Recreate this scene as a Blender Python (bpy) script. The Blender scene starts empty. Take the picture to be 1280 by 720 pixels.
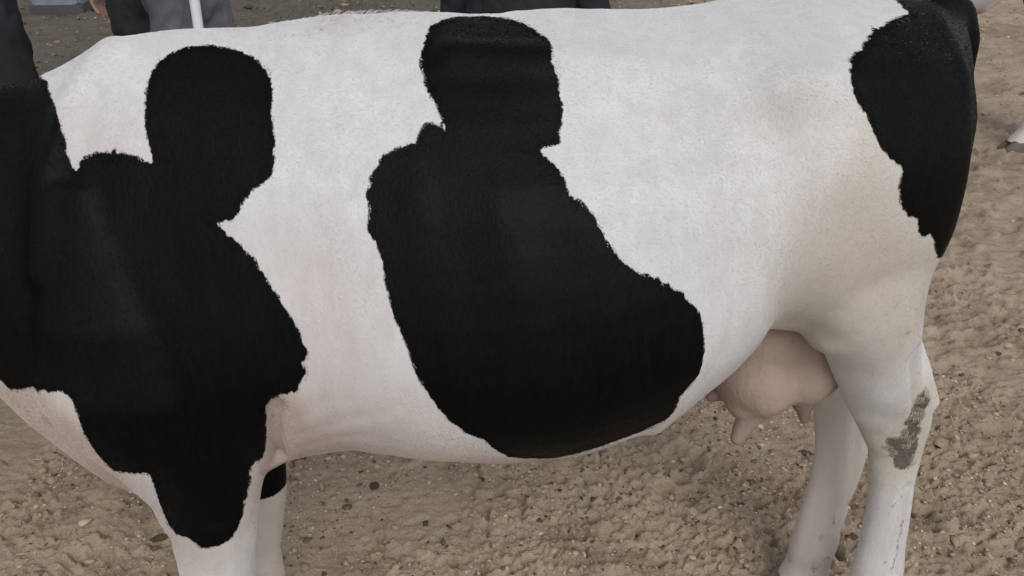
import bpy, bmesh, math, random
import numpy as np
from mathutils import Vector, Matrix

# ------------------------------------------------------------------ camera, sky, sun, exposure
scene = bpy.context.scene
COL = scene.collection
R = math.radians
cam_d = bpy.data.cameras.new("camera")
cam_d.sensor_width = 36.0
cam_d.lens = 36.0 * 1150.0 / 1280.0
cam_d.clip_start = 0.05
cam_d.clip_end = 3000.0
cam = bpy.data.objects.new("camera", cam_d)
COL.objects.link(cam)
cam.location = (0, 0, 1.62)
cam.rotation_euler = (R(90 - 28), 0, 0)
scene.camera = cam

SUN_EL, SUN_AZ = R(44), R(166)           # high veiled sun behind thin cloud, over the camera's shoulder
world = bpy.data.worlds.new("World")
scene.world = world
world.use_nodes = True
wn, wl = world.node_tree.nodes, world.node_tree.links
wn.clear()
w_out = wn.new("ShaderNodeOutputWorld")
w_bg = wn.new("ShaderNodeBackground")
w_sky = wn.new("ShaderNodeTexSky")
w_sky.sky_type = 'NISHITA'
w_sky.sun_disc = False
w_sky.sun_elevation = SUN_EL
w_sky.sun_rotation = SUN_AZ
w_sky.air_density = 1.0
w_sky.dust_density = 1.0
w_sky.ozone_density = 1.0
w_hs = wn.new("ShaderNodeHueSaturation")
w_hs.inputs["Saturation"].default_value = 0.22      # an overcast, nearly grey sky
w_bg.inputs["Strength"].default_value = 0.15
wl.new(w_sky.outputs[0], w_hs.inputs["Color"])
wl.new(w_hs.outputs[0], w_bg.inputs["Color"])
wl.new(w_bg.outputs[0], w_out.inputs["Surface"])

sun_d = bpy.data.lights.new("sun", 'SUN')
sun_d.energy = 1.15
sun_d.angle = R(30)
sun_d.color = (1.0, 0.975, 0.945)
sun = bpy.data.objects.new("sun", sun_d)
COL.objects.link(sun)
_dir = Vector((math.sin(SUN_AZ) * math.cos(SUN_EL), math.cos(SUN_AZ) * math.cos(SUN_EL), math.sin(SUN_EL)))
sun.rotation_euler = _dir.to_track_quat('Z', 'Y').to_euler()
sun.location = (0, 0, 20)

vs = scene.view_settings
vs.view_transform = 'Standard'
vs.look = 'None'
vs.exposure = 0.25
vs.gamma = 1.0
vs.use_curve_mapping = False

rng = np.random.default_rng(7)
random.seed(7)

# ------------------------------------------------------------------ helpers
def tag(o, label=None, cat=None, group=None, kind=None):
    if label: o["label"] = label
    if cat: o["category"] = cat
    if group: o["group"] = group
    if kind: o["kind"] = kind
    return o

def empty(name, loc=(0, 0, 0), rz=0.0):
    o = bpy.data.objects.new(name, None)
    o.empty_display_size = 0.1
    COL.objects.link(o)
    o.location = loc
    o.rotation_euler = (0, 0, rz)
    return o

def new_obj(name, mesh, mat=None, parent=None):
    o = bpy.data.objects.new(name, mesh)
    COL.objects.link(o)
    if mat is not None:
        mesh.materials.clear()
        mesh.materials.append(mat)
    if parent is not None:
        o.parent = parent
    return o

def smooth_shade(me):
    me.polygons.foreach_set("use_smooth", np.ones(len(me.polygons), bool))

def mesh_from(name, V, Fc):
    me = bpy.data.meshes.new(name)
    me.from_pydata([tuple(v) for v in V], [], [tuple(f) for f in Fc])
    me.update()
    return me

def verts_of(me):
    a = np.empty(len(me.vertices) * 3, np.float32)
    me.vertices.foreach_get("co", a)
    return a.reshape(-1, 3).astype(float)

def set_verts(me, V):
    me.vertices.foreach_set("co", np.asarray(V, np.float32).ravel())
    me.update()

def normals_of(me):
    a = np.empty(len(me.vertices) * 3, np.float32)
    me.vertex_normals.foreach_get("vector", a)
    return a.reshape(-1, 3).astype(float)

class Geo:
    """collects closed shells"""
    def __init__(self):
        self.v, self.f, self.n = [], [], 0
    def add(self, V, Fc):
        self.v.append(np.asarray(V, float))
        self.f += [tuple(i + self.n for i in f) for f in Fc]
        self.n += len(V)
    def rings(self, RG):
        """closed loft through rings of equal length"""
        RG = [np.asarray(r, float) for r in RG]
        n = len(RG[0])
        V = np.concatenate(RG + [RG[0].mean(0)[None], RG[-1].mean(0)[None]])
        Fc = []
        for i in range(len(RG) - 1):
            for j in range(n):
                k = (j + 1) % n
                Fc.append((i * n + j, i * n + k, (i + 1) * n + k, (i + 1) * n + j))
        a, b = len(RG) * n, len(RG) * n + 1
        l = (len(RG) - 1) * n
        for j in range(n):
            k = (j + 1) % n
            Fc.append((a, k, j))
            Fc.append((b, l + j, l + k))
        self.add(V, Fc)
    def limb(self, rows, n=24):
        """rows: (x, y, z, rx, ry) horizontal ellipses"""
        th = np.linspace(0, 2 * np.pi, n, endpoint=False)
        self.rings([np.stack([x + rx * np.cos(th), y + ry * np.sin(th), np.full(n, z)], -1) for x, y, z, rx, ry in rows])
    def tube(self, P, rad, hint=(0, 0, 1), n=14, dome=True):
        """P path, rad per point (ra along hint-ish, rb across)"""
        P = np.asarray(P, float)
        rad = [(r, r) if np.isscalar(r) else r for r in rad]
        T = np.gradient(P, axis=0)
        T /= np.linalg.norm(T, axis=1)[:, None]
        hint = np.asarray(hint, float)
        th = np.linspace(0, 2 * np.pi, n, endpoint=False)
        RG = []
        def ring(p, t, ra, rb):
            a = hint - t * (hint @ t)
            if np.linalg.norm(a) < 1e-4:
                a = np.array([1, 0, 0]) - t * t[0]
            a /= np.linalg.norm(a)
            b = np.cross(t, a)
            return p + np.outer(np.cos(th) * ra, a) + np.outer(np.sin(th) * rb, b)
        if dome:
            ra, rb = rad[0]
            m = min(ra, rb)
            RG.append(ring(P[0] - T[0] * m * .75, T[0], ra * .45, rb * .45))
            RG.append(ring(P[0] - T[0] * m * .4, T[0], ra * .85, rb * .85))
        for p, t, (ra, rb) in zip(P, T, rad):
            RG.append(ring(p, t, ra, rb))
        if dome:
            ra, rb = rad[-1]
            m = min(ra, rb)
            RG.append(ring(P[-1] + T[-1] * m * .4, T[-1], ra * .85, rb * .85))
            RG.append(ring(P[-1] + T[-1] * m * .75, T[-1], ra * .45, rb * .45))
        self.rings(RG)
    def ball(self, c, r, n=16, m=10):
        c = np.asarray(c, float)
        r = np.ones(3) * np.asarray(r, float)
        th = np.linspace(0, 2 * np.pi, n, endpoint=False)
        RG = []
        for i in range(1, m):
            ph = np.pi * i / m
            RG.append(np.stack([c[0] + r[0] * np.sin(ph) * np.cos(th), c[1] + r[1] * np.sin(ph) * np.sin(th),
                                np.full(n, c[2] - r[2] * np.cos(ph))], -1))
        self.rings(RG)
    def box(self, c, s, jitter=0):
        c, s = np.asarray(c, float), np.asarray(s, float) / 2
        V = np.array([[x, y, z] for z in (-1, 1) for y in (-1, 1) for x in (-1, 1)], float) * s + c
        self.add(V, [(0, 2, 3, 1), (4, 5, 7, 6), (0, 1, 5, 4), (2, 6, 7, 3), (0, 4, 6, 2), (1, 3, 7, 5)])
    def mesh(self, name, smooth=True):
        me = mesh_from(name, np.concatenate(self.v), self.f)
        bm = bmesh.new()
        bm.from_mesh(me)
        bmesh.ops.recalc_face_normals(bm, faces=bm.faces)
        bm.to_mesh(me)
        bm.free()
        if smooth:
            smooth_shade(me)
        return me

def fused(geo, voxel, name):
    """union of the closed shells in geo as one continuous skin"""
    me = geo.mesh(name)
    o = bpy.data.objects.new(name, me)
    COL.objects.link(o)
    m = o.modifiers.new("remesh", 'REMESH')
    m.mode = 'VOXEL'
    m.voxel_size = voxel
    dg = bpy.context.evaluated_depsgraph_get()
    ev = o.evaluated_get(dg)
    out = bpy.data.meshes.new_from_object(ev)
    out.name = name
    bpy.data.objects.remove(o)
    bpy.data.meshes.remove(me)
    smooth_shade(out)
    return out

def edge_array(me):
    e = np.empty(len(me.edges) * 2, np.int32)
    me.edges.foreach_get("vertices", e)
    return e.reshape(-1, 2)

def relax(me, it=6, lam=.5, mu=-.52, weight=None):
    """Taubin smoothing (keeps volume)"""
    V = verts_of(me)
    E = edge_array(me)
    n = len(V)
    deg = np.maximum(np.bincount(E.ravel(), minlength=n), 1)[:, None]
    w = 1.0 if weight is None else weight[:, None]
    for i in range(it):
        for l in (lam, mu):
            S = np.zeros((n, 3))
            for k in range(3):
                S[:, k] = np.bincount(E[:, 0], V[E[:, 1], k], n) + np.bincount(E[:, 1], V[E[:, 0], k], n)
            V = V + l * w * (S / deg - V)
    set_verts(me, V)

def hash2(ix, iy, seed):
    h = (ix.astype(np.int64) * 374761393 + iy.astype(np.int64) * 668265263 + seed * 974634567) & 0xffffffff
    h = ((h ^ (h >> 13)) * 1274126177) & 0xffffffff
    return ((h ^ (h >> 16)) & 0xffffff) / float(0xffffff)

def vnoise(x, y, seed=0):
    """gradient noise, about -0.7..0.7"""
    ix, iy = np.floor(x).astype(int), np.floor(y).astype(int)
    fx, fy = x - ix, y - iy
    u, v = fx * fx * fx * (fx * (fx * 6 - 15) + 10), fy * fy * fy * (fy * (fy * 6 - 15) + 10)
    def g(a, b, dx, dy):
        t = hash2(a, b, seed) * 2 * np.pi
        return np.cos(t) * dx + np.sin(t) * dy
    n00, n10 = g(ix, iy, fx, fy), g(ix + 1, iy, fx - 1, fy)
    n01, n11 = g(ix, iy + 1, fx, fy - 1), g(ix + 1, iy + 1, fx - 1, fy - 1)
    return (n00 * (1 - u) + n10 * u) * (1 - v) + (n01 * (1 - u) + n11 * u) * v

def sstep(a, b, x):
    t = np.clip((x - a) / (b - a), 0, 1)
    return t * t * (3 - 2 * t)

# ------------------------------------------------------------------ materials
def material(name):
    m = bpy.data.materials.new(name)
    m.use_nodes = True
    nt = m.node_tree
    return m, nt, nt.nodes["Principled BSDF"]

def noise_node(nt, scale, detail=4, rough=.55, vec=None, dist=0.0):
    n = nt.nodes.new("ShaderNodeTexNoise")
    n.inputs["Scale"].default_value = scale
    n.inputs["Detail"].default_value = detail
    n.inputs["Roughness"].default_value = rough
    n.inputs["Distortion"].default_value = dist
    if vec is not None:
        nt.links.new(vec, n.inputs["Vector"])
    return n.outputs["Fac"]

def ramp(nt, fac, stops):
    n = nt.nodes.new("ShaderNodeValToRGB")
    el = n.color_ramp.elements
    while len(el) < len(stops):
        el.new(.5)
    for e, (p, c) in zip(el, stops):
        e.position = p
        e.color = (c, c, c, 1) if np.isscalar(c) else (*c, 1)
    nt.links.new(fac, n.inputs["Fac"])
    return n.outputs["Color"]

def mixc(nt, fac, a, b, mode='MIX'):
    n = nt.nodes.new("ShaderNodeMix")
    n.data_type = 'RGBA'
    n.blend_type = mode
    for s, v in ((n.inputs[0], fac), (n.inputs[6], a), (n.inputs[7], b)):
        if hasattr(v, "is_output"):
            nt.links.new(v, s)
        elif np.isscalar(v):
            s.default_value = v
        else:
            s.default_value = (*v, 1)
    return n.outputs[2]

def math_node(nt, op, a, b=None, c=None, clamp=False):
    n = nt.nodes.new("ShaderNodeMath")
    n.operation = op
    n.use_clamp = clamp
    for i, v in enumerate((a, b, c)):
        if v is None:
            continue
        if hasattr(v, "is_output"):
            nt.links.new(v, n.inputs[i])
        else:
            n.inputs[i].default_value = v
    return n.outputs[0]

def bump_node(nt, h, strength, dist, prev=None):
    n = nt.nodes.new("ShaderNodeBump")
    n.inputs["Strength"].default_value = strength
    n.inputs["Distance"].default_value = dist
    nt.links.new(h, n.inputs["Height"])
    if prev is not None:
        nt.links.new(prev, n.inputs["Normal"])
    return n.outputs["Normal"]

def objcoord(nt, scale=(1, 1, 1), rot=(0, 0, 0)):
    t = nt.nodes.new("ShaderNodeTexCoord")
    mp = nt.nodes.new("ShaderNodeMapping")
    mp.inputs["Scale"].default_value = scale
    mp.inputs["Rotation"].default_value = rot
    nt.links.new(t.outputs["Object"], mp.inputs["Vector"])
    return mp.outputs["Vector"]

def attr(nt, name):
    n = nt.nodes.new("ShaderNodeAttribute")
    n.attribute_name = name
    return n

def cloth_material(name, c1, c2, rough=.9, weave=260):
    m, nt, b = material(name)
    v = objcoord(nt)
    f = noise_node(nt, 9, 5, .6, v)
    nt.links.new(mixc(nt, ramp(nt, f, [(.3, 0), (.7, 1)]), c1, c2), b.inputs["Base Color"])
    b.inputs["Roughness"].default_value = rough
    b.inputs["Specular IOR Level"].default_value = .25
    nt.links.new(bump_node(nt, noise_node(nt, weave, 2, .5, v), .35, .002), b.inputs["Normal"])
    return m

def plain_material(name, col, rough=.6, var=.15, scale=14, bump=.3, spec=.4):
    m, nt, b = material(name)
    v = objcoord(nt)
    f = noise_node(nt, scale, 5, .6, v)
    lo = tuple(c * (1 - var) for c in col)
    hi = tuple(min(1, c * (1 + var)) for c in col)
    nt.links.new(mixc(nt, f, lo, hi), b.inputs["Base Color"])
    b.inputs["Roughness"].default_value = rough
    b.inputs["Specular IOR Level"].default_value = spec
    nt.links.new(bump_node(nt, noise_node(nt, scale * 8, 4, .6, v), bump, .004), b.inputs["Normal"])
    return m
# ------------------------------------------------------------------ the cow: one continuous body
# local frame: -X towards the head, -Y the side we see, Z up, hooves at 0
COW_LOC, COW_YAW = (0, 1.38, 0), math.atan(.13)
# trunk stations: X, half width, height share of widest point, section powers above/below, top, bottom
TRUNK = [
(-1.22,.085,.50,1.80,1.80,1.235,1.055),
(-1.10,.095,.50,1.80,1.80,1.241,.996),(-.98,.110,.50,1.80,1.80,1.243,.905),(-.88,.130,.48,1.75,1.80,1.254,.852),
(-.78,.165,.46,1.70,1.80,1.255,.678),(-.70,.195,.44,1.65,1.90,1.262,.580),(-.62,.225,.42,1.60,1.90,1.298,.520),
(-.54,.250,.40,1.60,1.95,1.328,.530),(-.46,.265,.40,1.60,2.00,1.333,.595),(-.38,.275,.40,1.65,2.00,1.332,.636),
(-.28,.290,.40,1.70,2.05,1.344,.654),(-.16,.315,.40,1.75,2.10,1.347,.633),(-.04,.340,.41,1.80,2.10,1.341,.624),
(.08,.350,.42,1.85,2.10,1.344,.636),(.20,.345,.44,1.90,2.10,1.338,.675),(.30,.325,.48,2.00,2.05,1.341,.746),
(.38,.305,.52,2.15,2.00,1.351,.825),(.46,.285,.55,2.30,1.90,1.356,.808),(.54,.265,.55,2.30,1.90,1.359,.811),
(.62,.235,.55,2.20,1.90,1.357,.809),(.66,.165,.55,2.10,1.90,1.347,.85),(.70,.090,.55,2.00,2.00,1.330,.98)]
# limbs: X, Y, Z, rx, ry
HIND_NEAR = [(.48,-.10,1.22,.06,.04),(.495,-.13,1.15,.11,.06),(.51,-.155,1.06,.140,.085),(.515,-.148,.97,.128,.096),(.537,-.140,.90,.114,.094),(.562,-.135,.85,.100,.088),
(.602,-.125,.787,.082,.076),(.634,-.115,.718,.076,.062),(.670,-.107,.664,.080,.048),(.690,-.102,.610,.068,.042),(.706,-.10,.553,.051,.038),
(.716,-.10,.476,.042,.034),(.723,-.10,.396,.042,.034),(.728,-.10,.313,.046,.036),(.733,-.10,.226,.053,.043),(.736,-.10,.165,.056,.047),
(.728,-.10,.115,.050,.044),(.712,-.10,.075,.054,.050),(.703,-.10,.055,.056,.052)]
HIND_FAR = [(.48,.10,1.22,.06,.04),(.495,.13,1.15,.11,.06),(.51,.155,1.06,.140,.085),(.525,.16,.97,.132,.10),(.545,.15,.90,.120,.098),(.570,.14,.85,.106,.09),
(.618,.13,.787,.095,.078),(.645,.125,.718,.078,.062),(.668,.12,.640,.066,.05),(.690,.115,.570,.062,.042),(.712,.108,.480,.060,.038),
(.722,.10,.400,.058,.036),(.716,.092,.330,.055,.035),(.705,.085,.270,.053,.035),(.694,.08,.205,.051,.04),(.690,.078,.15,.053,.046),(.686,.078,.105,.048,.043),
(.682,.078,.072,.052,.048),(.676,.078,.052,.055,.051)]
FORE_NEAR = [(-.60,-.12,1.16,.05,.03),(-.59,-.145,1.08,.09,.05),(-.575,-.168,.98,.125,.075),(-.555,-.180,.87,.150,.085),(-.535,-.175,.77,.145,.085),(-.527,-.165,.70,.112,.075),
(-.520,-.158,.634,.087,.066),(-.522,-.15,.566,.076,.058),(-.525,-.145,.495,.066,.052),(-.531,-.14,.421,.062,.052),(-.535,-.14,.37,.060,.052),(-.532,-.14,.32,.048,.044),
(-.53,-.14,.24,.036,.034),(-.528,-.14,.17,.044,.041),(-.533,-.14,.12,.040,.038),(-.545,-.14,.075,.050,.048),(-.552,-.14,.055,.054,.052)]
FORE_FAR = [(-.60,.12,1.16,.05,.03),(-.59,.145,1.08,.09,.05),(-.575,.168,.98,.125,.075),(-.555,.180,.87,.150,.085),(-.525,.175,.77,.145,.085),(-.510,.16,.70,.112,.075),
(-.503,.145,.634,.087,.066),(-.502,.13,.566,.074,.058),(-.502,.122,.485,.068,.052),(-.502,.12,.42,.065,.052),(-.504,.12,.38,.062,.052),(-.507,.12,.32,.052,.044),
(-.510,.12,.25,.040,.034),(-.515,.12,.17,.046,.041),(-.52,.12,.12,.042,.038),(-.532,.12,.075,.050,.048),(-.540,.12,.055,.054,.052)]

def trunk_ring(X, w, wf, nt, nb, zt, zb, n=56):
    th = np.linspace(0, 2 * np.pi, n, endpoint=False)
    c, s = np.cos(th), np.sin(th)
    zm = zb + wf * (zt - zb)
    e = np.where(s >= 0, 2 / nt, 2 / nb)
    y = w * np.sign(c) * np.abs(c) ** e
    z = np.where(s >= 0, zm + (zt - zm) * np.abs(s) ** e, zm - (zm - zb) * np.abs(s) ** e)
    return np.stack([np.full(n, X), y, z], -1)

def cow_body_mesh(voxel=.007):
    g = Geo()
    T = np.array(TRUNK)
    # denser stations by smooth interpolation
    xs = np.linspace(T[0, 0], T[-1, 0], 70)
    g.rings([trunk_ring(x, *[np.interp(x, T[:, 0], T[:, k]) for k in range(1, 7)]) for x in xs])
    g.ball((.632, 0, 1.13), (.078, .135, .19), 24, 14)                       # rounded buttocks
    for L in (HIND_NEAR, HIND_FAR, FORE_NEAR, FORE_FAR):
        g.limb(L)
    for y in (-.10, .12):                                                    # points of the hocks
        x = .744 if y < 0 else .738
        z = .655 if y < 0 else .57
        g.tube([(x - .065, y * .98, z + .15), (x - .026, y, z + .07), (x, y, z), (x - .02, y, z - .05)], [.018, .02, .024, .022])
    # tail: from the tail head down behind the buttocks
    g.tube([(.66, 0, 1.345), (.702, 0, 1.325), (.722, 0, 1.28), (.728, 0, 1.20), (.731, -.005, 1.10), (.729, -.01, 1.00), (.716, -.01, .94), (.69, -.005, .88), (.70, 0, .80), (.73, 0, .70)],
           [.030, .028, .027, .026, .025, .022, .020, .018, .016, .013])
    # head, out of the picture to the left
    g.tube([(-1.14, 0, 1.16), (-1.24, 0, 1.20), (-1.33, 0, 1.17), (-1.43, 0, 1.08), (-1.53, 0, .98), (-1.60, 0, .91), (-1.635, 0, .88)],
           [(.11, .075), (.125, .085), (.12, .098), (.105, .085), (.082, .064), (.07, .066), (.058, .058)], hint=(.6, 0, 1), n=24)
    for s in (-1, 1):
        g.tube([(-1.22, .07 * s, 1.26), (-1.215, .13 * s, 1.265), (-1.21, .19 * s, 1.245), (-1.21, .235 * s, 1.215)],
               [(.022, .012), (.042, .012), (.038, .010), (.015, .008)], hint=(.2, 0, 1))
        g.ball((-1.365, .085 * s, 1.165), (.03, .018, .026))
    me = fused(g, voxel, "cow_body")
    relax(me, 14)
    V = verts_of(me)
    # plumper joins: extra smoothing where limbs leave the trunk
    w = np.exp(-((V[:, 2] - .74) / .12) ** 2) * (np.abs(V[:, 1]) > .02)
    w = .55 * np.exp(-((V[:, 2] - .98) / .16) ** 2) * (np.abs(V[:, 1]) > .08) + w
    w *= np.maximum(np.exp(-((V[:, 0] + .5) / .22) ** 2), np.exp(-((V[:, 0] - .5) / .2) ** 2))
    th = np.exp(-((V[:, 0] - .60) / .14) ** 2 - ((V[:, 2] - .96) / .15) ** 2) * sstep(.05, .12, np.abs(V[:, 1]))
    th = np.maximum(th, .8 * sstep(.62, .68, V[:, 0]) * sstep(.92, 1.05, V[:, 2]))
    relax(me, 160, .5, -.47, np.clip(th, 0, 1))
    relax(me, 60, .5, -.49, np.clip(w + .15 * (V[:, 2] > .7), 0, 1))
    sculpt(me)
    return me

def sculpt(me):
    """bones, folds and hollows pushed along the normals (both sides)"""
    V = verts_of(me)
    N = normals_of(me)
    A = np.stack([V[:, 0], np.abs(V[:, 1]), V[:, 2]], -1)
    d = np.zeros(len(V))
    def blob(c, r, a):
        nonlocal d
        c, r = np.array(c), np.array(r)
        d += a * np.exp(-(((A - c) / r) ** 2).sum(1))
    def ridge(P, w, a, wy=.12):
        nonlocal d
        best = np.full(len(A), 1e9)
        P = np.array(P, float)
        sc = np.array([1, w / wy, 1])
        for p, q in zip(P[:-1], P[1:]):
            ab = (q - p) * sc
            t = np.clip((((A - p) * sc) @ ab) / (ab @ ab), 0, 1)
            best = np.minimum(best, ((((A - p) * sc) - t[:, None] * ab) ** 2).sum(1))
        d += a * np.exp(-best / w ** 2)
    for p in SCULPT:
        (blob if p[0] == 'b' else ridge)(*p[1:])
    d += .0022 * vnoise(A[:, 0] * 9, A[:, 2] * 9, 3) * (V[:, 2] > .3) + .0011 * vnoise(A[:, 0] * 26 + 5, A[:, 2] * 14, 4)
    set_verts(me, V + N * d[:, None])
    relax(me, 3)

SCULPT = [
 ('b', (.345, .24, 1.285), (.08, .08, .034), .014),           # hook bone
 ('r', [(.34, .24, 1.285), (.46, .21, 1.29), (.60, .15, 1.27)], .032, .012, .06),
 ('b', (.64, .14, 1.20), (.05, .06, .05), .010),              # pin bone
 ('r', [(-.10, .105, 1.313), (.08, .135, 1.307), (.24, .17, 1.298)], .020, .011, .04),   # loin edge
 ('b', (.15, .235, 1.235), (.16, .12, .06), -.022),           # hollow of the flank
 ('b', (.42, .28, 1.15), (.12, .12, .12), -.007),
 ('b', (.43, .29, 1.06), (.09, .12, .12), -.014),
 ('r', [(.33, .28, 1.22), (.345, .29, 1.10), (.37, .27, 1.0), (.42, .23, .87)], .045, -.013, .14),         # flank to thigh crease
 ('b', (.55, .24, .92), (.10, .10, .12), .006),               # thigh muscle
 ('b', (.60, .20, 1.08), (.05, .10, .12), .008),
 ('r', [(.20, .25, .74), (.30, .25, .79), (.40, .22, .85), (.48, .2, .84)], .022, .010, .12),  # flank fold
 ('r', [(-.575, .05, 1.31), (-.61, .08, 1.27), (-.655, .14, 1.17), (-.68, .2, 1.05)], .020, .013, .08),       # shoulder blade
 ('b', (-.49, .2, 1.12), (.07, .12, .12), -.008),
 ('b', (-.67, .22, .86), (.06, .10, .07), .016),              # point of shoulder
 ('r', [(-.372, .26, .865), (-.380, .25, .81), (-.388, .22, .72)], .012, -.024, .10),     # behind the elbow
 ('b', (-.415, .22, .70), (.05, .08, .07), .010),
 ('r', [(-.345, .26, .80), (-.29, .27, .83), (-.22, .28, .86)], .013, -.0016, .2),       # skin wrinkles there
 ('r', [(-.35, .25, .76), (-.30, .26, .785), (-.24, .27, .80)], .013, -.0014, .2),
 ('r', [(-.34, .26, .84), (-.30, .27, .88)], .013, -.0014, .2),
 ('r', [(-.35, .24, .73), (-.28, .25, .735)], .013, -.0012, .2),
 ('r', [(-.74, .10, .74), (-.66, .12, .62), (-.60, .10, .55)], .025, -.010, .10),        # brisket folds
 ('r', [(-.70, .17, .80), (-.665, .18, .71), (-.63, .16, .63)], .014, -.010, .10),
 ('r', [(-.27, .27, 1.14), (-.22, .30, .85)], .03, .003, .2),
 ('r', [(-.16, .29, 1.16), (-.10, .33, .82)], .03, .003, .2),
 ('r', [(-.05, .31, 1.16), (.02, .34, .80)], .03, .003, .2),
 ('r', [(.06, .31, 1.13), (.12, .34, .86)], .03, .002, .2),
 ('r', [(.635, .19, .82), (.668, .16, .75), (.698, .14, .67)], .013, -.017, .1),         # before the hamstring
 ('r', [(.725, .12, .53), (.738, .11, .40), (.748, .11, .26)], .009, -.007, .1),         # tendon grooves
 ('r', [(.735, .12, .48), (.728, .11, .33), (.712, .11, .22)], .009, -.005, .1),
 ('r', [(-.50, .16, .60), (-.51, .15, .44)], .010, -.004, .1),
]
PATCH_SHOULDER = [(-0.7954,1.1441),(-0.7308,1.1461),(-0.6736,1.1519),(-0.6597,1.1441),(-0.6459,1.1177),(-0.6282,1.0805),(-0.6224,1.0531),(-0.622,1.0316),(-0.6148,1.0129),(-0.6092,1.0147),(-0.6053,1.0275),(-0.5882,1.0329),(-0.58,1.0367),(-0.5745,1.0319),(-0.5675,1.0357),(-0.5633,1.0289),(-0.556,1.0392),(-0.5521,1.0281),(-0.545,1.0363),(-0.5409,1.0296),(-0.527,1.0255),(-0.5104,1.016),(-0.5038,1.0166),(-0.5092,1.0352),(-0.5134,1.0625),(-0.5139,1.0844),(-0.5116,1.1121),(-0.5069,1.1348),(-0.4989,1.152),(-0.4814,1.168),(-0.4572,1.1768),(-0.4302,1.1781),(-0.4026,1.1717),(-0.386,1.1659),(-0.3635,1.1543),(-0.3499,1.1338),(-0.3432,1.1191),(-0.3412,1.0959),(-0.342,1.0625),(-0.3387,1.0351),(-0.3412,1.0031),(-0.3474,0.9854),(-0.3618,0.9756),(-0.3717,0.9698),(-0.3786,0.9607),(-0.3851,0.96),(-0.39,0.9497),(-0.394,0.9394),(-0.3996,0.9354),(-0.4023,0.9282),(-0.4129,0.932),(-0.4199,0.926),(-0.4261,0.9317),(-0.4087,0.9147),(-0.3935,0.9001),(-0.3786,0.8833),(-0.3598,0.8503),(-0.3417,0.8117),(-0.3277,0.789),(-0.3213,0.7665),(-0.3143,0.7493),(-0.3174,0.7403),(-0.3258,0.7327),(-0.3192,0.7231),(-0.3314,0.7035),(-0.3362,0.6916),(-0.3497,0.691),(-0.3615,0.6876),(-0.3767,0.6797),(-0.3842,0.6687),(-0.3892,0.6463),(-0.3959,0.6113),(-0.4054,0.5796),(-0.4183,0.5723),(-0.4266,0.5669),(-0.4324,0.5513),(-0.4322,0.5374),(-0.4419,0.5211),(-0.4437,0.5076),(-0.4509,0.4986),(-0.4551,0.4775),(-0.4615,0.4665),(-0.4685,0.448),(-0.4808,0.4315),(-0.5015,0.4186),(-0.5118,0.4197),(-0.522,0.4168),(-0.531,0.4213),(-0.5451,0.4426),(-0.5639,0.4484),(-0.572,0.4693),(-0.5729,0.4952),(-0.5697,0.5298),(-0.5662,0.5696),(-0.5676,0.576),(-0.592,0.5751),(-0.6238,0.5793),(-0.6282,0.5959),(-0.6365,0.6222),(-0.6402,0.6501),(-0.6389,0.6759),(-0.6413,0.6936),(-0.6477,0.7052),(-0.6619,0.7134),(-0.6779,0.711),(-0.6861,0.7151),(-0.6932,0.71),(-0.7162,0.7133),(-0.7329,0.7099),(-0.7625,0.7071),(-0.7736,0.7224),(-0.9114,0.7538)]
PATCH_SADDLE = [(-0.1231,1.192),(-0.1071,1.2042),(-0.0771,1.2127),(-0.0479,1.2125),(-0.0137,1.2076),(0.0064,1.1954),(0.0255,1.1786),(0.0388,1.1627),(0.0395,1.1444),(0.0363,1.1227),(0.0434,1.1034),(0.0418,1.0776),(0.0444,1.0586),(0.0411,1.0366),(0.0357,1.0259),(0.0364,1.0116),(0.0251,1.0077),(0.0086,1.004),(0.0129,0.994),(0.0227,0.986),(0.032,0.9736),(0.0368,0.9605),(0.0395,0.9465),(0.0469,0.9365),(0.0538,0.933),(0.0629,0.9199),(0.0723,0.9089),(0.0811,0.8844),(0.0957,0.8597),(0.1111,0.8431),(0.1266,0.8317),(0.1352,0.8322),(0.1426,0.8255),(0.1501,0.8271),(0.1565,0.8172),(0.1652,0.8177),(0.1717,0.8088),(0.1827,0.8071),(0.1872,0.7993),(0.1941,0.7901),(0.2056,0.7818),(0.2123,0.7647),(0.2201,0.7358),(0.2214,0.7181),(0.2212,0.6876),(0.2128,0.6694),(0.1977,0.6518),(0.1978,0.6304),(0.1897,0.608),(0.1566,0.5874),(0.1084,0.5716),(0.0608,0.5585),(0.0281,0.5471),(-0.0116,0.5554),(-0.0434,0.5643),(-0.0686,0.5854),(-0.0809,0.602),(-0.1093,0.6179),(-0.1313,0.6389),(-0.1471,0.6613),(-0.1623,0.6902),(-0.1719,0.7142),(-0.1792,0.7374),(-0.1871,0.7657),(-0.197,0.7936),(-0.2027,0.8208),(-0.2062,0.8476),(-0.208,0.8689),(-0.214,0.8902),(-0.2234,0.9065),(-0.2245,0.9223),(-0.2185,0.9356),(-0.2235,0.9558),(-0.2165,0.9691),(-0.2181,0.9776),(-0.2121,0.99),(-0.2046,0.9927),(-0.2028,1.0064),(-0.1934,1.0059),(-0.1878,1.0131),(-0.1817,1.0095),(-0.177,1.0178),(-0.1698,1.0153),(-0.1632,1.0214),(-0.1537,1.0208),(-0.1508,1.0337),(-0.145,1.0421),(-0.1362,1.0482),(-0.1259,1.0443),(-0.1139,1.0349),(-0.1181,1.0494),(-0.1243,1.0664),(-0.1333,1.0893),(-0.1379,1.101),(-0.14,1.1163),(-0.1435,1.1284),(-0.1388,1.1491),(-0.1332,1.1656)]
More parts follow.
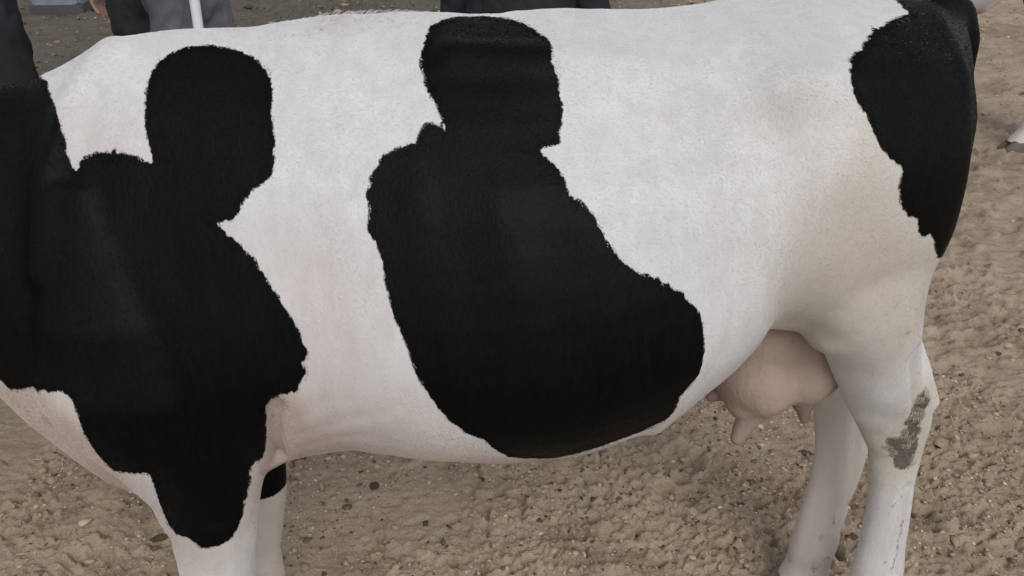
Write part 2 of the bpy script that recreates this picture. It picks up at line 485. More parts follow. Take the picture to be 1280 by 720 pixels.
PATCH_RUMP = [(0.5789,1.2361),(0.5671,1.2098),(0.5639,1.1915),(0.5667,1.18),(0.5418,1.1723),(0.519,1.1638),(0.501,1.1529),(0.4956,1.1619),(0.49,1.1477),(0.4739,1.1399),(0.4766,1.1342),(0.4591,1.1253),(0.458,1.1172),(0.4399,1.1137),(0.4384,1.107),(0.4267,1.1022),(0.4305,1.0957),(0.4231,1.0862),(0.421,1.0726),(0.4254,1.0534),(0.4411,1.0302),(0.4528,1.0035),(0.4658,0.9821),(0.479,0.9712),(0.4991,0.9567),(0.5035,0.9524),(0.5014,0.9279),(0.5131,0.9003),(0.5267,0.8865),(0.5418,0.8847),(0.5496,0.8652),(0.5596,0.8567),(0.5677,0.8575),(0.5739,0.8594),(0.5826,0.8521),(0.591,0.8376),(0.6063,0.8248),(0.8098,0.8147),(0.9142,0.972),(0.8151,1.2806),(0.5744,1.2845)]
MUD_HOCK = [(0.6375,0.5052),(0.6565,0.4809),(0.6799,0.4494),(0.7012,0.4299),(0.7194,0.4324),(0.7286,0.4568),(0.7217,0.4929),(0.7124,0.5256),(0.7209,0.5492),(0.7362,0.5631),(0.7311,0.5813),(0.6971,0.5858),(0.6941,0.5677),(0.6977,0.5474),(0.6781,0.5399),(0.678,0.5236),(0.6835,0.5062),(0.6763,0.4947),(0.662,0.497),(0.6534,0.4933)]
HAIR_COUNT = 520000
CA, SA = math.cos(R(25)), math.sin(R(25))

def poly_sdf(u, v, P):
    P = np.array(P, float)
    Q = np.roll(P, -1, axis=0)
    best = np.full(len(u), 1e9)
    inside = np.zeros(len(u), bool)
    for (x0, y0), (x1, y1) in zip(P, Q):
        ex, ey = x1 - x0, y1 - y0
        L = ex * ex + ey * ey + 1e-12
        t = np.clip(((u - x0) * ex + (v - y0) * ey) / L, 0, 1)
        best = np.minimum(best, (u - x0 - t * ex) ** 2 + (v - y0 - t * ey) ** 2)
        c = (y0 > v) != (y1 > v)
        with np.errstate(divide='ignore', invalid='ignore'):
            inside ^= c & (u < ex * (v - y0) / (y1 - y0 if y1 != y0 else 1e-12) + x0)
    return np.sqrt(best) * np.where(inside, 1, -1)

def coat_values(V, second=False):
    """black = signed distance to the edge of the black patches (m), skin = bare pink skin and a pink-ochre tint deeper towards the belly, soil = mud plus painted shading of the hamstring groove"""
    X, Y, Z = V[:, 0], V[:, 1], V[:, 2]
    far = sstep(.02, .15, Y)
    wx = X + far * .05 * vnoise(X * 6 + 9, Z * 6, 11)
    wz = Z + far * .05 * vnoise(X * 6, Z * 6 + 3, 12)
    u, v = wx, wz * CA - np.abs(Y) * SA
    black = np.full(len(V), -1.0)
    if not second:
        for P in (PATCH_SHOULDER, PATCH_SADDLE, PATCH_RUMP):
            black = np.maximum(black, poly_sdf(u, v, P))
        # inner far foreleg and the parts out of the picture
        leg = (Y > .0) & (X < -.3) & (Z < .60) & (Z > .1)
        a = np.minimum(np.minimum(.62 - Z, Z - .415), X + .522)
        black = np.where(leg, np.clip(a, -.05, .05), black)
        neck = np.minimum(np.minimum(-.825 - X, .5), (Z - .80) * .5 + .02)
        black = np.maximum(black, np.where(X < -.80, neck, -1))
        black = np.where(X < -.95, np.maximum(black, .03), black)
        blaze = .045 - np.sqrt((Y / 1.0) ** 2 + (np.maximum(0, 1.12 - Z) * .3) ** 2)
        black = np.where((X < -1.22) & (Z > .8), np.minimum(black, -blaze + np.maximum(0, Z - 1.28) * 3), black)
        t = np.sqrt((Y / 1.0) ** 2 + (X - .70) ** 2)
        black = np.where((X > .64) & (np.abs(Y) < .035) & (Z < .97) & (Z > .68), .02, black)
        black = np.where((X > .655) & (Z > .98) & (np.abs(Y) < .06), .03, black)
    else:
        black = np.maximum(black, .17 - np.sqrt((X - .52) ** 2 + ((Z - .63) * .9) ** 2 * 1.0) + .04 * vnoise(X * 8, Z * 8, 5))
        black = np.where(Z < .47 + .1 * vnoise(X * 10, Y * 10, 8), np.minimum(black, -.02), black)
        black = np.maximum(black, .25 - np.sqrt((X + .1) ** 2 + (Z - 1.1) ** 2))
        black = np.maximum(black, -.55 - X)
    def g(c, r):
        return np.exp(-(((np.stack([X, np.abs(Y), Z], -1) - np.array(c)) / np.array(r)) ** 2).sum(1))
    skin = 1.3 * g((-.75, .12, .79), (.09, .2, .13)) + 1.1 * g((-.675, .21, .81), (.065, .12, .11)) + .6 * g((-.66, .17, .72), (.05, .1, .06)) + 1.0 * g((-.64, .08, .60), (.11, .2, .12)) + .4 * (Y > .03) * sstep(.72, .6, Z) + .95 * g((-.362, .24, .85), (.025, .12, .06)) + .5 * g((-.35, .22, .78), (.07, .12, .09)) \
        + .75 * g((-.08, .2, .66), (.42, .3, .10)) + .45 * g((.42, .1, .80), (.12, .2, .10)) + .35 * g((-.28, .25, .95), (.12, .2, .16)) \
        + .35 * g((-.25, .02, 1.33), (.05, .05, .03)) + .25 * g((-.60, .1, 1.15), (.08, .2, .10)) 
    skin += .45 * sstep(1.0, .60, Z) * (X < .5) * (X > -.42)  # pink-ochre tint growing towards the belly
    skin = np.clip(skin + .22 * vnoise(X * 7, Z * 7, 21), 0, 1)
    near = (Y < .02)
    mud = poly_sdf(u, v, MUD_HOCK)
    soil_shade = 1.02 * sstep(-.022, .014, mud + .012 * vnoise(X * 60, Z * 60, 91)) * near * (X > .5) * (Z > .45)
    soil_shade = np.maximum(soil_shade, .75 * near * g((.592, .22, .885), (.022, .1, .012)))
    soil_shade += .42 * near * g((.67, .15, .74), (.03, .08, .08)) + .30 * near * g((.715, .13, .52), (.04, .1, .05)) + .30 * sstep(.34, .02, Z)  # first term: hamstring groove, thin dirt plus its shading painted into the colour
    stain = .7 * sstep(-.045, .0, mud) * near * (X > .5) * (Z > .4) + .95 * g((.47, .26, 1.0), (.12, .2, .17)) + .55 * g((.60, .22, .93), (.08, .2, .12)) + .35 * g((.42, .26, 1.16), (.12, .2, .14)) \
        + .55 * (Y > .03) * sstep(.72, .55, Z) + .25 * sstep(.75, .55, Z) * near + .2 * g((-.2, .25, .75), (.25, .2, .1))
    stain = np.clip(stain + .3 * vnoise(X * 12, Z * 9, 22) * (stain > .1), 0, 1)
    if second:
        soil_shade = soil_shade * 0 + .12 * sstep(.3, .02, Z)
    return black, skin, np.clip(soil_shade, 0, 1.3), stain

def set_attr(me, name, val):
    a = me.attributes.get(name) or me.attributes.new(name, 'FLOAT', 'POINT')
    a.data.foreach_set("value", np.asarray(val, np.float32))

def coat_material(name, attr_scale=1.0, hair=False):
    m, nt, b = material(name)
    ob = objcoord(nt)
    flow = objcoord(nt, (1, 1, .22), (0, R(-18), 0))
    blk, skn, sol = attr(nt, "black").outputs["Fac"], attr(nt, "skin").outputs["Fac"], attr(nt, "soil_shade").outputs["Fac"]
    fine = noise_node(nt, 190, 3, .6, flow)
    mid = noise_node(nt, 45, 4, .6, flow)
    # patch edge with tufts of hair running over it
    e = math_node(nt, 'ADD', blk, math_node(nt, 'MULTIPLY', math_node(nt, 'SUBTRACT', fine, .5), .010))
    e = math_node(nt, 'ADD', e, math_node(nt, 'MULTIPLY', math_node(nt, 'SUBTRACT', mid, .5), .010))
    mask = math_node(nt, 'MULTIPLY_ADD', e, 500.0, .5, clamp=True)
    big = noise_node(nt, 7, 5, .6, ob)
    white = mixc(nt, ramp(nt, big, [(.35, 0), (.65, 1)]), (.50, .493, .497), (.555, .552, .558))
    white = mixc(nt, ramp(nt, mid, [(.36, .7), (.60, 0)]), white, (.465, .447, .44))
    white = mixc(nt, ramp(nt, noise_node(nt, 75, 4, .7, flow), [(.26, .45), (.36, 0)]), white, (.42, .39, .38))
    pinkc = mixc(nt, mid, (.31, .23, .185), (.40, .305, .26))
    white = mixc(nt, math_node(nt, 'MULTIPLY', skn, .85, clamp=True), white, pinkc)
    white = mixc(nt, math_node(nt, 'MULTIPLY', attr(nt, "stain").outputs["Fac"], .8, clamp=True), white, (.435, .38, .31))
    # mud: where the soil value beats a blotchy noise
    mud = noise_node(nt, 34, 6, .68, ob)
    blot = math_node(nt, 'MULTIPLY_ADD', math_node(nt, 'SUBTRACT', math_node(nt, 'ADD', sol, mud), 1.22), 6.0, .0, clamp=True)
    veil = math_node(nt, 'MULTIPLY', sol, math_node(nt, 'MULTIPLY_ADD', mid, .9, .1), clamp=True)
    white = mixc(nt, math_node(nt, 'MULTIPLY', veil, .75), white, (.43, .375, .29))
    mudc = mixc(nt, noise_node(nt, 90, 4, .6, ob), (.03, .026, .022), (.15, .13, .11))
    white = mixc(nt, math_node(nt, 'MULTIPLY', blot, .9), white, mudc)
    black = mixc(nt, ramp(nt, fine, [(.35, 0), (.75, 1)]), (.0014, .0015, .0016), (.003, .0032, .0035))
    nt.links.new(mixc(nt, mask, white, black), b.inputs["Base Color"])
    rgh = mixc(nt, mask, (.75, .75, .75), (.50, .50, .50))
    nt.links.new(rgh, b.inputs["Roughness"])
    nt.links.new(math_node(nt, "MULTIPLY_ADD", mask, -.18, .26), b.inputs["Specular IOR Level"])
    if not hair:
        n1 = bump_node(nt, mid, .18, .005)
        n2 = bump_node(nt, fine, .28, .0022, n1)
        nt.links.new(n2, b.inputs["Normal"])
    return m

MAT_COAT = coat_material("cow_coat")

def hair_material():
    m, nt, b = material("coat_hair")
    blk = attr(nt, "black").outputs["Fac"]
    c = attr(nt, "tint").outputs["Color"]
    nt.links.new(c, b.inputs["Base Color"])
    b.inputs["Roughness"].default_value = .45
    b.inputs["Specular IOR Level"].default_value = .035
    return m

def udder_material():
    m, nt, b = material("udder_skin")
    v = objcoord(nt)
    c = mixc(nt, noise_node(nt, 9, 5, .6, v), (.29, .215, .175), (.38, .29, .245))
    c = mixc(nt, ramp(nt, noise_node(nt, 60, 4, .7, v), [(.3, .6), (.42, 0)]), c, (.28, .205, .18))
    nt.links.new(c, b.inputs["Base Color"])
    b.inputs["Roughness"].default_value = .75
    b.inputs["Specular IOR Level"].default_value = .2
    n0 = bump_node(nt, noise_node(nt, 28, 5, .65, objcoord(nt, (1, 1, .35))), .5, .010)
    nt.links.new(bump_node(nt, noise_node(nt, 150, 4, .65, v), .5, .003, n0), b.inputs["Normal"])
    return m

MAT_UDDER = udder_material()
MAT_TEAT = plain_material("teat_skin", (.27, .20, .17), .7, .3, 30)
MAT_TEAT_DARK = plain_material("teat_skin_dark", (.20, .14, .12), .6, .3, 30)
MAT_HORN = plain_material("hoof_horn", (.10, .085, .06), .6, .35, 22)
MAT_EYE = plain_material("eye_dark", (.012, .01, .009), .12, .1, 5, 0, .6)

def hoof_mesh():
    g = Geo()
    for s in (-1, 1):
        th = np.linspace(0, 2 * np.pi, 18, endpoint=False)
        RG = []
        for z, cx, rx, ry in ((0, -.022, .070, .030), (.012, -.021, .069, .030), (.035, -.012, .060, .028), (.058, -.003, .052, .026), (.066, 0, .044, .021)):
            taper = 1 - .28 * np.clip(-np.cos(th), 0, 1)
            RG.append(np.stack([cx + rx * np.cos(th), s * .028 + ry * np.sin(th) * taper, np.full(18, z)], -1))
        g.rings(RG)
    return g.mesh("hoof")

def dewclaw_mesh():
    g = Geo()
    for s in (-1, 1):
        g.tube([(-.016, s * .020, .014), (.000, s * .022, .005), (.006, s * .022, -.014)], [(.014, .012), (.015, .013), (.010, .010)])
    return g.mesh("dewclaw")

def udder_mesh():
    g = Geo()
    g.ball((.455, -.005, .695), (.085, .105, .092), 24, 16)
    g.ball((.530, .005, .715), (.085, .115, .095), 24, 16)
    g.ball((.49, 0, .77), (.12, .10, .08), 24, 12)
    g.ball((.420, .03, .672), (.055, .085, .06), 20, 12)
    g.ball((.43, -.03, .655), (.045, .05, .055), 20, 12)
    me = fused(g, .006, "udder")
    relax(me, 40, .5, -.45)
    V = verts_of(me)
    N = normals_of(me)
    d = -.006 * np.exp(-((V[:, 1]) / .015) ** 2) * (V[:, 2] < .68) + .003 * vnoise(V[:, 0] * 22, V[:, 2] * 22 + V[:, 1] * 9, 4)
    set_verts(me, V + N * d[:, None])
    return me

def teat_mesh(L, r):
    g = Geo()
    g.tube([(0, 0, .03), (0, 0, .008), (0, 0, -L * .22), (.0, 0, -L * .6), (0, 0, -L)], [r * 2.7, r * 1.9, r * 1.25, r * .98, r * .72], hint=(1, 0, 0))
    return g.mesh("teat")

def build_cow(body_me, name, label):
    root = empty(name)
    tag(root, label, "cow")
    body = new_obj("body", body_me, MAT_COAT, root)
    for L, dx in ((HIND_NEAR, 0), (HIND_FAR, 0), (FORE_NEAR, 0), (FORE_FAR, 0)):
        x, y, z, rx, ry = L[-1]
        h = new_obj("hoof", SHARED["hoof"], None, root)
        h.location = (x + .006, y, 0)
        k = [q for q in L if q[2] < .16][0]
        d = new_obj("dewclaw", SHARED["dewclaw"], None, root)
        d.location = (k[0] + k[3] * .98, k[1], k[2] - .012)
    ud = new_obj("udder", SHARED["udder"], None, root)
    for (x, y, z, rx_, ry_, key) in ((.440, -.045, .622, -8, 24, "teat"), (.404, .004, .640, -4, 66, "teat_front"), (.535, -.055, .628, -4, -10, "teat_rear"), (.522, .06, .625, 4, -4, "teat_rear")):
        t = new_obj("teat", SHARED[key], None, ud)
        t.location = (x, y, z)
        t.rotation_euler = (R(rx_), R(ry_), 0)
    for s in (-1, 1):
        e = new_obj("eye", SHARED["eye"], None, root)
        e.location = (-1.372, s * .098, 1.168)
    return root, body, ud

SHARED = {"hoof": hoof_mesh(), "dewclaw": dewclaw_mesh(), "udder": udder_mesh(), "teat": teat_mesh(.060, .0185), "teat_front": teat_mesh(.03, .015), "teat_rear": teat_mesh(.027, .011)}
_g = Geo(); _g.ball((0, 0, 0), .021, 14, 10); SHARED["eye"] = _g.mesh("eye")
for k, mt in (("hoof", MAT_HORN), ("dewclaw", MAT_HORN), ("udder", MAT_UDDER), ("teat", MAT_TEAT), ("teat_front", MAT_TEAT_DARK), ("teat_rear", MAT_TEAT_DARK), ("eye", MAT_EYE)):
    SHARED[k].materials.append(mt)

body_me = cow_body_mesh()
BV = verts_of(body_me)
_b, _s, _d, _t = coat_values(BV)
set_attr(body_me, "stain", _t)
set_attr(body_me, "black", _b)
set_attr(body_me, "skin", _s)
set_attr(body_me, "soil_shade", _d)
second_me = body_me.copy()
cow, cow_body, cow_udder = build_cow(body_me, "cow", "large black and white cow filling the picture, standing side-on with a pink udder")
cow.location = COW_LOC
cow.rotation_euler = (0, 0, COW_YAW)

# the second cow, of which only a hind leg shows behind the first one's rump
V2 = BV.copy()
sh = (V2[:, 0] > .35) * np.clip(.62 - V2[:, 2], 0, 1) * .18
V2[:, 0] -= sh * np.where(V2[:, 1] < 0, 1, -1.2)
set_verts(second_me, V2)
_b, _s, _d, _t = coat_values(BV, True)
set_attr(second_me, "stain", _t)
set_attr(second_me, "black", _b)
set_attr(second_me, "skin", _s)
set_attr(second_me, "soil_shade", _d * .6)
cow2, _, ud2 = build_cow(second_me, "cow", "farther cow at right edge, only its white lower leg and hoof showing")
for ch in cow2.children:
    if ch.location.x > .35 and ch.name.startswith(("hoof", "dewclaw")):
        ch.location.x -= .18 * (.62 - max(ch.location.z, .05)) * (1 if ch.location.y < 0 else -1.2)
ud2.scale = (.6, .6, .6)
ud2.location = (.36, 0, .32)
cow2.location = (2.02, 4.66, 0)
cow2.rotation_euler = (0, 0, R(0))

# ------------------------------------------------------------------ short coat hair
def coat_hair(body, me, count):
    me.calc_loop_triangles()
    nT = len(me.loop_triangles)
    T = np.empty(nT * 3, np.int32)
    me.loop_triangles.foreach_get("vertices", T)
    T = T.reshape(-1, 3)
    V, N = verts_of(me), normals_of(me)
    a, b, c = V[T[:, 0]], V[T[:, 1]], V[T[:, 2]]
    area = .5 * np.linalg.norm(np.cross(b - a, c - a), axis=1)
    ctr = (a + b + c) / 3
    cb = (_cb[T[:, 0]] + _cb[T[:, 1]] + _cb[T[:, 2]]) / 3
    w = area * np.where(cb > .010, .22, 1.0) * np.where(ctr[:, 1] > .05, .22, 1.0) * np.where(ctr[:, 0] < -.95, .2, 1.0)
    r = np.random.default_rng(5)
    idx = r.choice(nT, count, p=w / w.sum())
    s, t = r.random(count), r.random(count)
    fl = s + t > 1
    s[fl], t[fl] = 1 - s[fl], 1 - t[fl]
    q = 1 - s - t
    def lerp(A):
        A = np.asarray(A)
        if A.ndim == 1:
            return A[T[idx, 0]] * q + A[T[idx, 1]] * s + A[T[idx, 2]] * t
        return A[T[idx, 0]] * q[:, None] + A[T[idx, 1]] * s[:, None] + A[T[idx, 2]] * t[:, None]
    P, n = lerp(V), lerp(N)
    n /= np.linalg.norm(n, axis=1)[:, None] + 1e-9
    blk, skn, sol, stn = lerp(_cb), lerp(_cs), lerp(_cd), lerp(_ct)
    X, Y, Z = P.T
    # lie of the coat: backwards and down on the trunk, straight down on the limbs
    hi = sstep(.5, .95, Z)
    F = np.stack([.15 + .6 * hi, np.zeros(count), -1.0 + .25 * hi], -1)
    F[:, 0] += .7 * vnoise(X * 5, Z * 5, 31)
    F[:, 2] += .5 * vnoise(X * 5 + 7, Z * 5, 32)
    F += r.normal(0, .16, (count, 3))
    F -= n * (F * n).sum(1)[:, None]
    F /= np.linalg.norm(F, axis=1)[:, None] + 1e-9
    L = r.uniform(.0028, .0054, count)
    crest = np.exp(-((X + .22) / .09) ** 2) * (Z > 1.31) * (np.abs(Y) < .05) * (r.random(count) < .05)
    L *= np.where(blk > -.002, .72, 1.0)
    L *= 1 + 1.7 * crest + .5 * (r.random(count) < .02)
    lift = r.uniform(.03, .12, count) + .9 * crest
    clump = vnoise(X * 60, Z * 60, 41)
    lift *= 1 + .3 * clump
    d = F + n * lift[:, None]
    d /= np.linalg.norm(d, axis=1)[:, None]
    tip = F + n * (lift * .35)[:, None]
    tip /= np.linalg.norm(tip, axis=1)[:, None]
    pts = np.stack([P - n * .0006, P + d * (L * .5)[:, None], P + d * (L * .5)[:, None] + tip * (L * .5)[:, None]], 1)
    hc = bpy.data.hair_curves.new("coat_hair")
    hc.add_curves([3] * count)
    hc.attributes["position"].data.foreach_set("vector", pts.astype(np.float32).ravel())
    rad = hc.attributes.new("radius", 'FLOAT', 'POINT') if "radius" not in hc.attributes else hc.attributes["radius"]
    rr = np.tile(np.array([.00030, .00025, .00008], np.float32), count)
    rad.data.foreach_set("value", rr)
    # colour of every hair
    rag = .06 + 1.3 * sstep(-.2, .3, vnoise(X * 9, Z * 9, 53))
    isb = blk + rag * (.005 * vnoise(X * 110, Z * 50, 51) + .004 * vnoise(X * 45, Z * 22, 52)) + r.normal(0, .0008, count) > 0
    tone = (1 + .10 * vnoise(X * 6, Z * 6, 61) + .09 * vnoise(X * 24 + Z * 9, Z * 8, 62) + r.normal(0, .035, count))[:, None]
    wht = np.array([.555, .545, .54]) * tone
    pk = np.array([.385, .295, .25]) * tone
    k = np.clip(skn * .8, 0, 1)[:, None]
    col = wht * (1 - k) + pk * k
    st = np.clip(stn * .8, 0, .85)[:, None]
    col = col * (1 - st) + np.array([.44, .385, .315]) * tone * st
    so = np.clip(sol * .75 + .25 * vnoise(X * 30, Z * 30, 71) * (sol > .15), 0, .9)[:, None]
    col = col * (1 - so) + np.array([.43, .37, .275]) * so
    spk = (vnoise(X * 70, Z * 36, 74) > np.where(Y > 0, .30, .36)) & (Z < np.where(Y > 0, .34, .48)) & (Z > .06) & (vnoise(X * 11, Z * 9, 75) > -.05)
    spk |= (np.abs(X - .742 - .01 * vnoise(Z * 30, X * 0 + 2, 76)) < .0022) & (Z > .28) & (Z < .40) & (Y < -.06)
    hard = (spk | (sol + (.7 * vnoise(X * 34, Z * 34, 72) + .5 * vnoise(X * 90, Z * 90, 73)) * sstep(.2, .7, sol) > .95))[:, None]
    col = np.where(hard, np.array([.062, .054, .050]) * (1 + 1.3 * np.clip(vnoise(X * 50, Z * 50, 77) + .1, 0, 1))[:, None] * tone, col)
    bk = np.array([.0018, .0019, .0021]) * np.clip(tone + r.normal(0, .25, count)[:, None], .4, 2)
    # pale ticking where the rump patch meets the tail head
    tick = .7 * np.exp(-(((X - .60) / .09) ** 2 + ((Z - 1.33) / .03) ** 2)) * (.5 + vnoise(X * 40, Y * 40 + Z * 30, 81))
    bk = np.where((r.random(count) < np.clip(tick - .10, 0, .10))[:, None], np.array([.16, .165, .17]), bk)
    col = np.where(isb[:, None], bk, col)
    at = hc.attributes.new("tint", 'FLOAT_COLOR', 'CURVE')
    at.data.foreach_set("color", np.concatenate([np.clip(col, 0, 1), np.ones((count, 1))], 1).astype(np.float32).ravel())
    hc.materials.append(hair_material())
    o = bpy.data.objects.new("coat_hair", hc)
    COL.objects.link(o)
    o.parent = body
    tag(o, kind="stuff")
    return o

_cb, _cs, _cd, _ct = coat_values(BV)
coat_hair(cow_body, body_me, HAIR_COUNT)
# tail switch: long hair under the tip of the tail
def tail_switch():
    g = Geo()
    for i in range(46):
        a, rr = random.random() * 2 * math.pi, .012 * math.sqrt(random.random())
        x, y = .735 + rr * math.cos(a), rr * math.sin(a)
        k = random.uniform(-.015, .02)
        g.tube([(x, y, .72), (x + k * .2, y * 1.3, .67), (x + k * .5, y * 1.5, .63), (x + k * .8, y * 1.2, .59 + random.uniform(0, .03))], [.0035, .004, .0035, .0012], n=5, dome=False)
    o = new_obj("tail_hair", g.mesh("tail_hair"), plain_material("black_hair", (.012, .012, .013), .5, .3, 60), cow_body)
    return o
tail_switch()
# ------------------------------------------------------------------ the ground
_hr = random.Random(12)
HOOFMARKS = [(_hr.uniform(-1.1, 1.5), _hr.uniform(1.25, 2.6), _hr.uniform(0, 6.28)) for _ in range(26)] + [(_hr.uniform(.9, 2.9), _hr.uniform(2.0, 4.8), _hr.uniform(0, 6.28)) for _ in range(24)]
def ground_height(x, y):
    far = 1 / (1 + np.maximum(0, np.hypot(x, y - 2) - 8) * .3)
    h = .020 * vnoise(x * .9, y * .9, 1) + .012 * vnoise(x * 2.6, y * 2.6, 2)
    wx, wy = x + .04 * vnoise(x * 5, y * 5, 8), y + .04 * vnoise(x * 5 + 4, y * 5, 9)
    tram = sstep(-.22, .30, vnoise(x * 1.3 + 3, y * 1.5, 6) + .35 * vnoise(x * 4, y * 4.5, 16))               # how trampled
    n1 = vnoise(wx * 7, wy * 9, 3)
    n2 = vnoise(wx * 16, wy * 22, 4)
    n3 = vnoise(wx * 34, wy * 44, 5)
    n4 = vnoise(wx * 70, wy * 84, 13)
    h += (.005 + .008 * tram) * n1
    h += (.004 + .008 * tram) * (np.abs(n2) * 1.6 - .4)
    h += (.005 + .005 * tram) * (.35 - np.abs(n3)) * 1.4
    h += (.003 + .0055 * tram) * n4
    h -= .020 * sstep(.22, .40, vnoise(wx * 24 + 11, wy * 30, 7)) * (.3 + tram)
    h += .009 * sstep(.12, .36, vnoise(wx * 46, wy * 56, 10)) * (.35 + tram)
    mid = sstep(1.9, 3.2, y)                                                    # churned by more hooves farther off
    h += mid * (.016 * vnoise(wx * 6, wy * 12, 23) + .030 * (np.abs(vnoise(wx * 8, wy * 17, 24)) - .2) - .028 * sstep(.16, .4, vnoise(wx * 10, wy * 18, 25)) + .02 * sstep(.2, .4, vnoise(wx * 14, wy * 22, 26)))
    rub = sstep(6.6, 8.2, y - 2 * x + vnoise(x * 2, y * 2, 17))
    h += rub * (.035 * vnoise(x * 6, y * 5, 18) + .025 * (np.abs(vnoise(x * 13, y * 11, 19)) - .2))
    # hoof marks pressed into the dirt
    for hx, hy, ha in HOOFMARKS:
        c, s = math.cos(ha), math.sin(ha)
        u, v = (x - hx) * c + (y - hy) * s, -(x - hx) * s + (y - hy) * c
        d = np.sqrt((u / .062) ** 2 + ((np.abs(v) - .024) / .030) ** 2)
        h += -.017 * sstep(1.15, .75, d) + .010 * np.exp(-((d - 1.45) / .25) ** 2)
    return h * far

def graded(core0, core1, step, grow, limit):
    a = list(np.arange(core0, core1 + 1e-6, step))
    s = step
    up = [a[-1]]
    while up[-1] < limit:
        s = min(s * grow, 400)
        up.append(up[-1] + s)
    s = step
    dn = [a[0]]
    while dn[-1] > -limit:
        s = min(s * grow, 400)
        dn.append(dn[-1] - s)
    return np.array(dn[:0:-1] + a + up[1:])

gx = graded(-1.25, 1.45, .0062, 1.022, 900)
gy = graded(1.05, 2.35, .0062, 1.0072, 900)
gy = gy[gy > -60]
_near = np.searchsorted(gy, .95)
GX, GY = np.meshgrid(gx, gy)
GZ = ground_height(GX, GY)
nx, ny = len(gx), len(gy)
ii = np.arange(nx * ny).reshape(ny, nx)
quads = np.stack([ii[:-1, :-1], ii[:-1, 1:], ii[1:, 1:], ii[1:, :-1]], -1).reshape(-1, 4)
gm = bpy.data.meshes.new("ground")
gm.vertices.add(nx * ny)
gm.vertices.foreach_set("co", np.stack([GX, GY, GZ], -1).astype(np.float32).ravel())
gm.loops.add(len(quads) * 4)
gm.loops.foreach_set("vertex_index", quads.astype(np.int32).ravel())
gm.polygons.add(len(quads))
gm.polygons.foreach_set("loop_start", np.arange(0, len(quads) * 4, 4, dtype=np.int32))
gm.polygons.foreach_set("loop_total", np.full(len(quads), 4, np.int32))
gm.update()
gm.validate()
smooth_shade(gm)

def ground_material():
    m, nt, b = material("trampled_earth")
    v = objcoord(nt)
    n_big = noise_node(nt, .8, 5, .6, v)
    n_mid = noise_node(nt, 6, 6, .65, v)
    n_fine = noise_node(nt, 70, 5, .7, v)
    n_grit = noise_node(nt, 260, 3, .7, v)
    sand = mixc(nt, ramp(nt, n_mid, [(.3, 0), (.7, 1)]), (.42, .325, .232), (.54, .43, .318))
    sand = mixc(nt, ramp(nt, n_big, [(.38, .75), (.6, 0)]), sand, (.34, .26, .185))
    # greyer, stonier soil on the left beyond the cow
    sep = nt.nodes.new("ShaderNodeSeparateXYZ")
    nt.links.new(v, sep.inputs[0])
    gl = math_node(nt, 'SUBTRACT', math_node(nt, 'ADD', sep.outputs["Y"], 1.0), math_node(nt, 'MULTIPLY', sep.outputs["X"], 2.0))
    gl = math_node(nt, 'ADD', gl, math_node(nt, 'MULTIPLY', math_node(nt, 'ADD', math_node(nt, 'SUBTRACT', n_big, .5), math_node(nt, 'MULTIPLY', math_node(nt, 'SUBTRACT', noise_node(nt, .35, 5, .6, v), .5), 1.6)), 5.0))
    grey = ramp(nt, math_node(nt, 'MULTIPLY', gl, .1), [(.50, 0), (.92, 1)])
    duller = math_node(nt, 'MULTIPLY', ramp(nt, math_node(nt, 'ADD', math_node(nt, 'MULTIPLY', sep.outputs["Y"], .2), math_node(nt, 'MULTIPLY', n_big, .3)), [(.50, 0), (.85, 1)]), .6)
    sand = mixc(nt, duller, sand, (.32, .255, .20))
    damp = ramp(nt, math_node(nt, 'ADD', noise_node(nt, 1.7, 6, .65, v), math_node(nt, 'MULTIPLY', noise_node(nt, 11, 5, .7, v), .5)), [(.74, 0), (.92, 1)])
    sand = mixc(nt, math_node(nt, 'MULTIPLY', damp, .7), sand, (.20, .145, .10))
    # a wet, dung-stained patch of dirt just behind the cow
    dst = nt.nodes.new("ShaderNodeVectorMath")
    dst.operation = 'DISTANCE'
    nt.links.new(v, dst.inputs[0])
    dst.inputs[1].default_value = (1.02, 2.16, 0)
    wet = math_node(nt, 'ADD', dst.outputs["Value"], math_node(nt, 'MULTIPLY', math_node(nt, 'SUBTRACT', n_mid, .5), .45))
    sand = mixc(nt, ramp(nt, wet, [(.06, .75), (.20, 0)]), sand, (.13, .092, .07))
    gcol = mixc(nt, ramp(nt, n_fine, [(.3, 0), (.7, 1)]), (.050, .046, .040), (.135, .125, .11))
    sand = mixc(nt, math_node(nt, 'MULTIPLY', grey, .92), sand, gcol)
    sand = mixc(nt, ramp(nt, n_fine, [(.30, .55), (.45, 0)]), sand, (.23, .172, .122))
    sand = mixc(nt, ramp(nt, n_grit, [(.60, 0), (.72, .6)]), sand, (.58, .50, .39))
    sand = mixc(nt, ramp(nt, n_grit, [(.27, .6), (.40, 0)]), sand, (.16, .12, .085))
    nt.links.new(sand, b.inputs["Base Color"])
    b.inputs["Roughness"].default_value = .95
    b.inputs["Specular IOR Level"].default_value = .12
    h = math_node(nt, 'ADD', math_node(nt, 'MULTIPLY', n_fine, .7), math_node(nt, 'MULTIPLY', n_grit, .3))
    n0 = bump_node(nt, noise_node(nt, 22, 7, .75, v), .7, .02)
    nt.links.new(bump_node(nt, h, .7, .012, n0), b.inputs["Normal"])
    return m

ground = tag(new_obj("ground", gm, ground_material()), kind="structure")

def gz(x, y):
    return float(ground_height(np.array([float(x)]), np.array([float(y)]))[0])

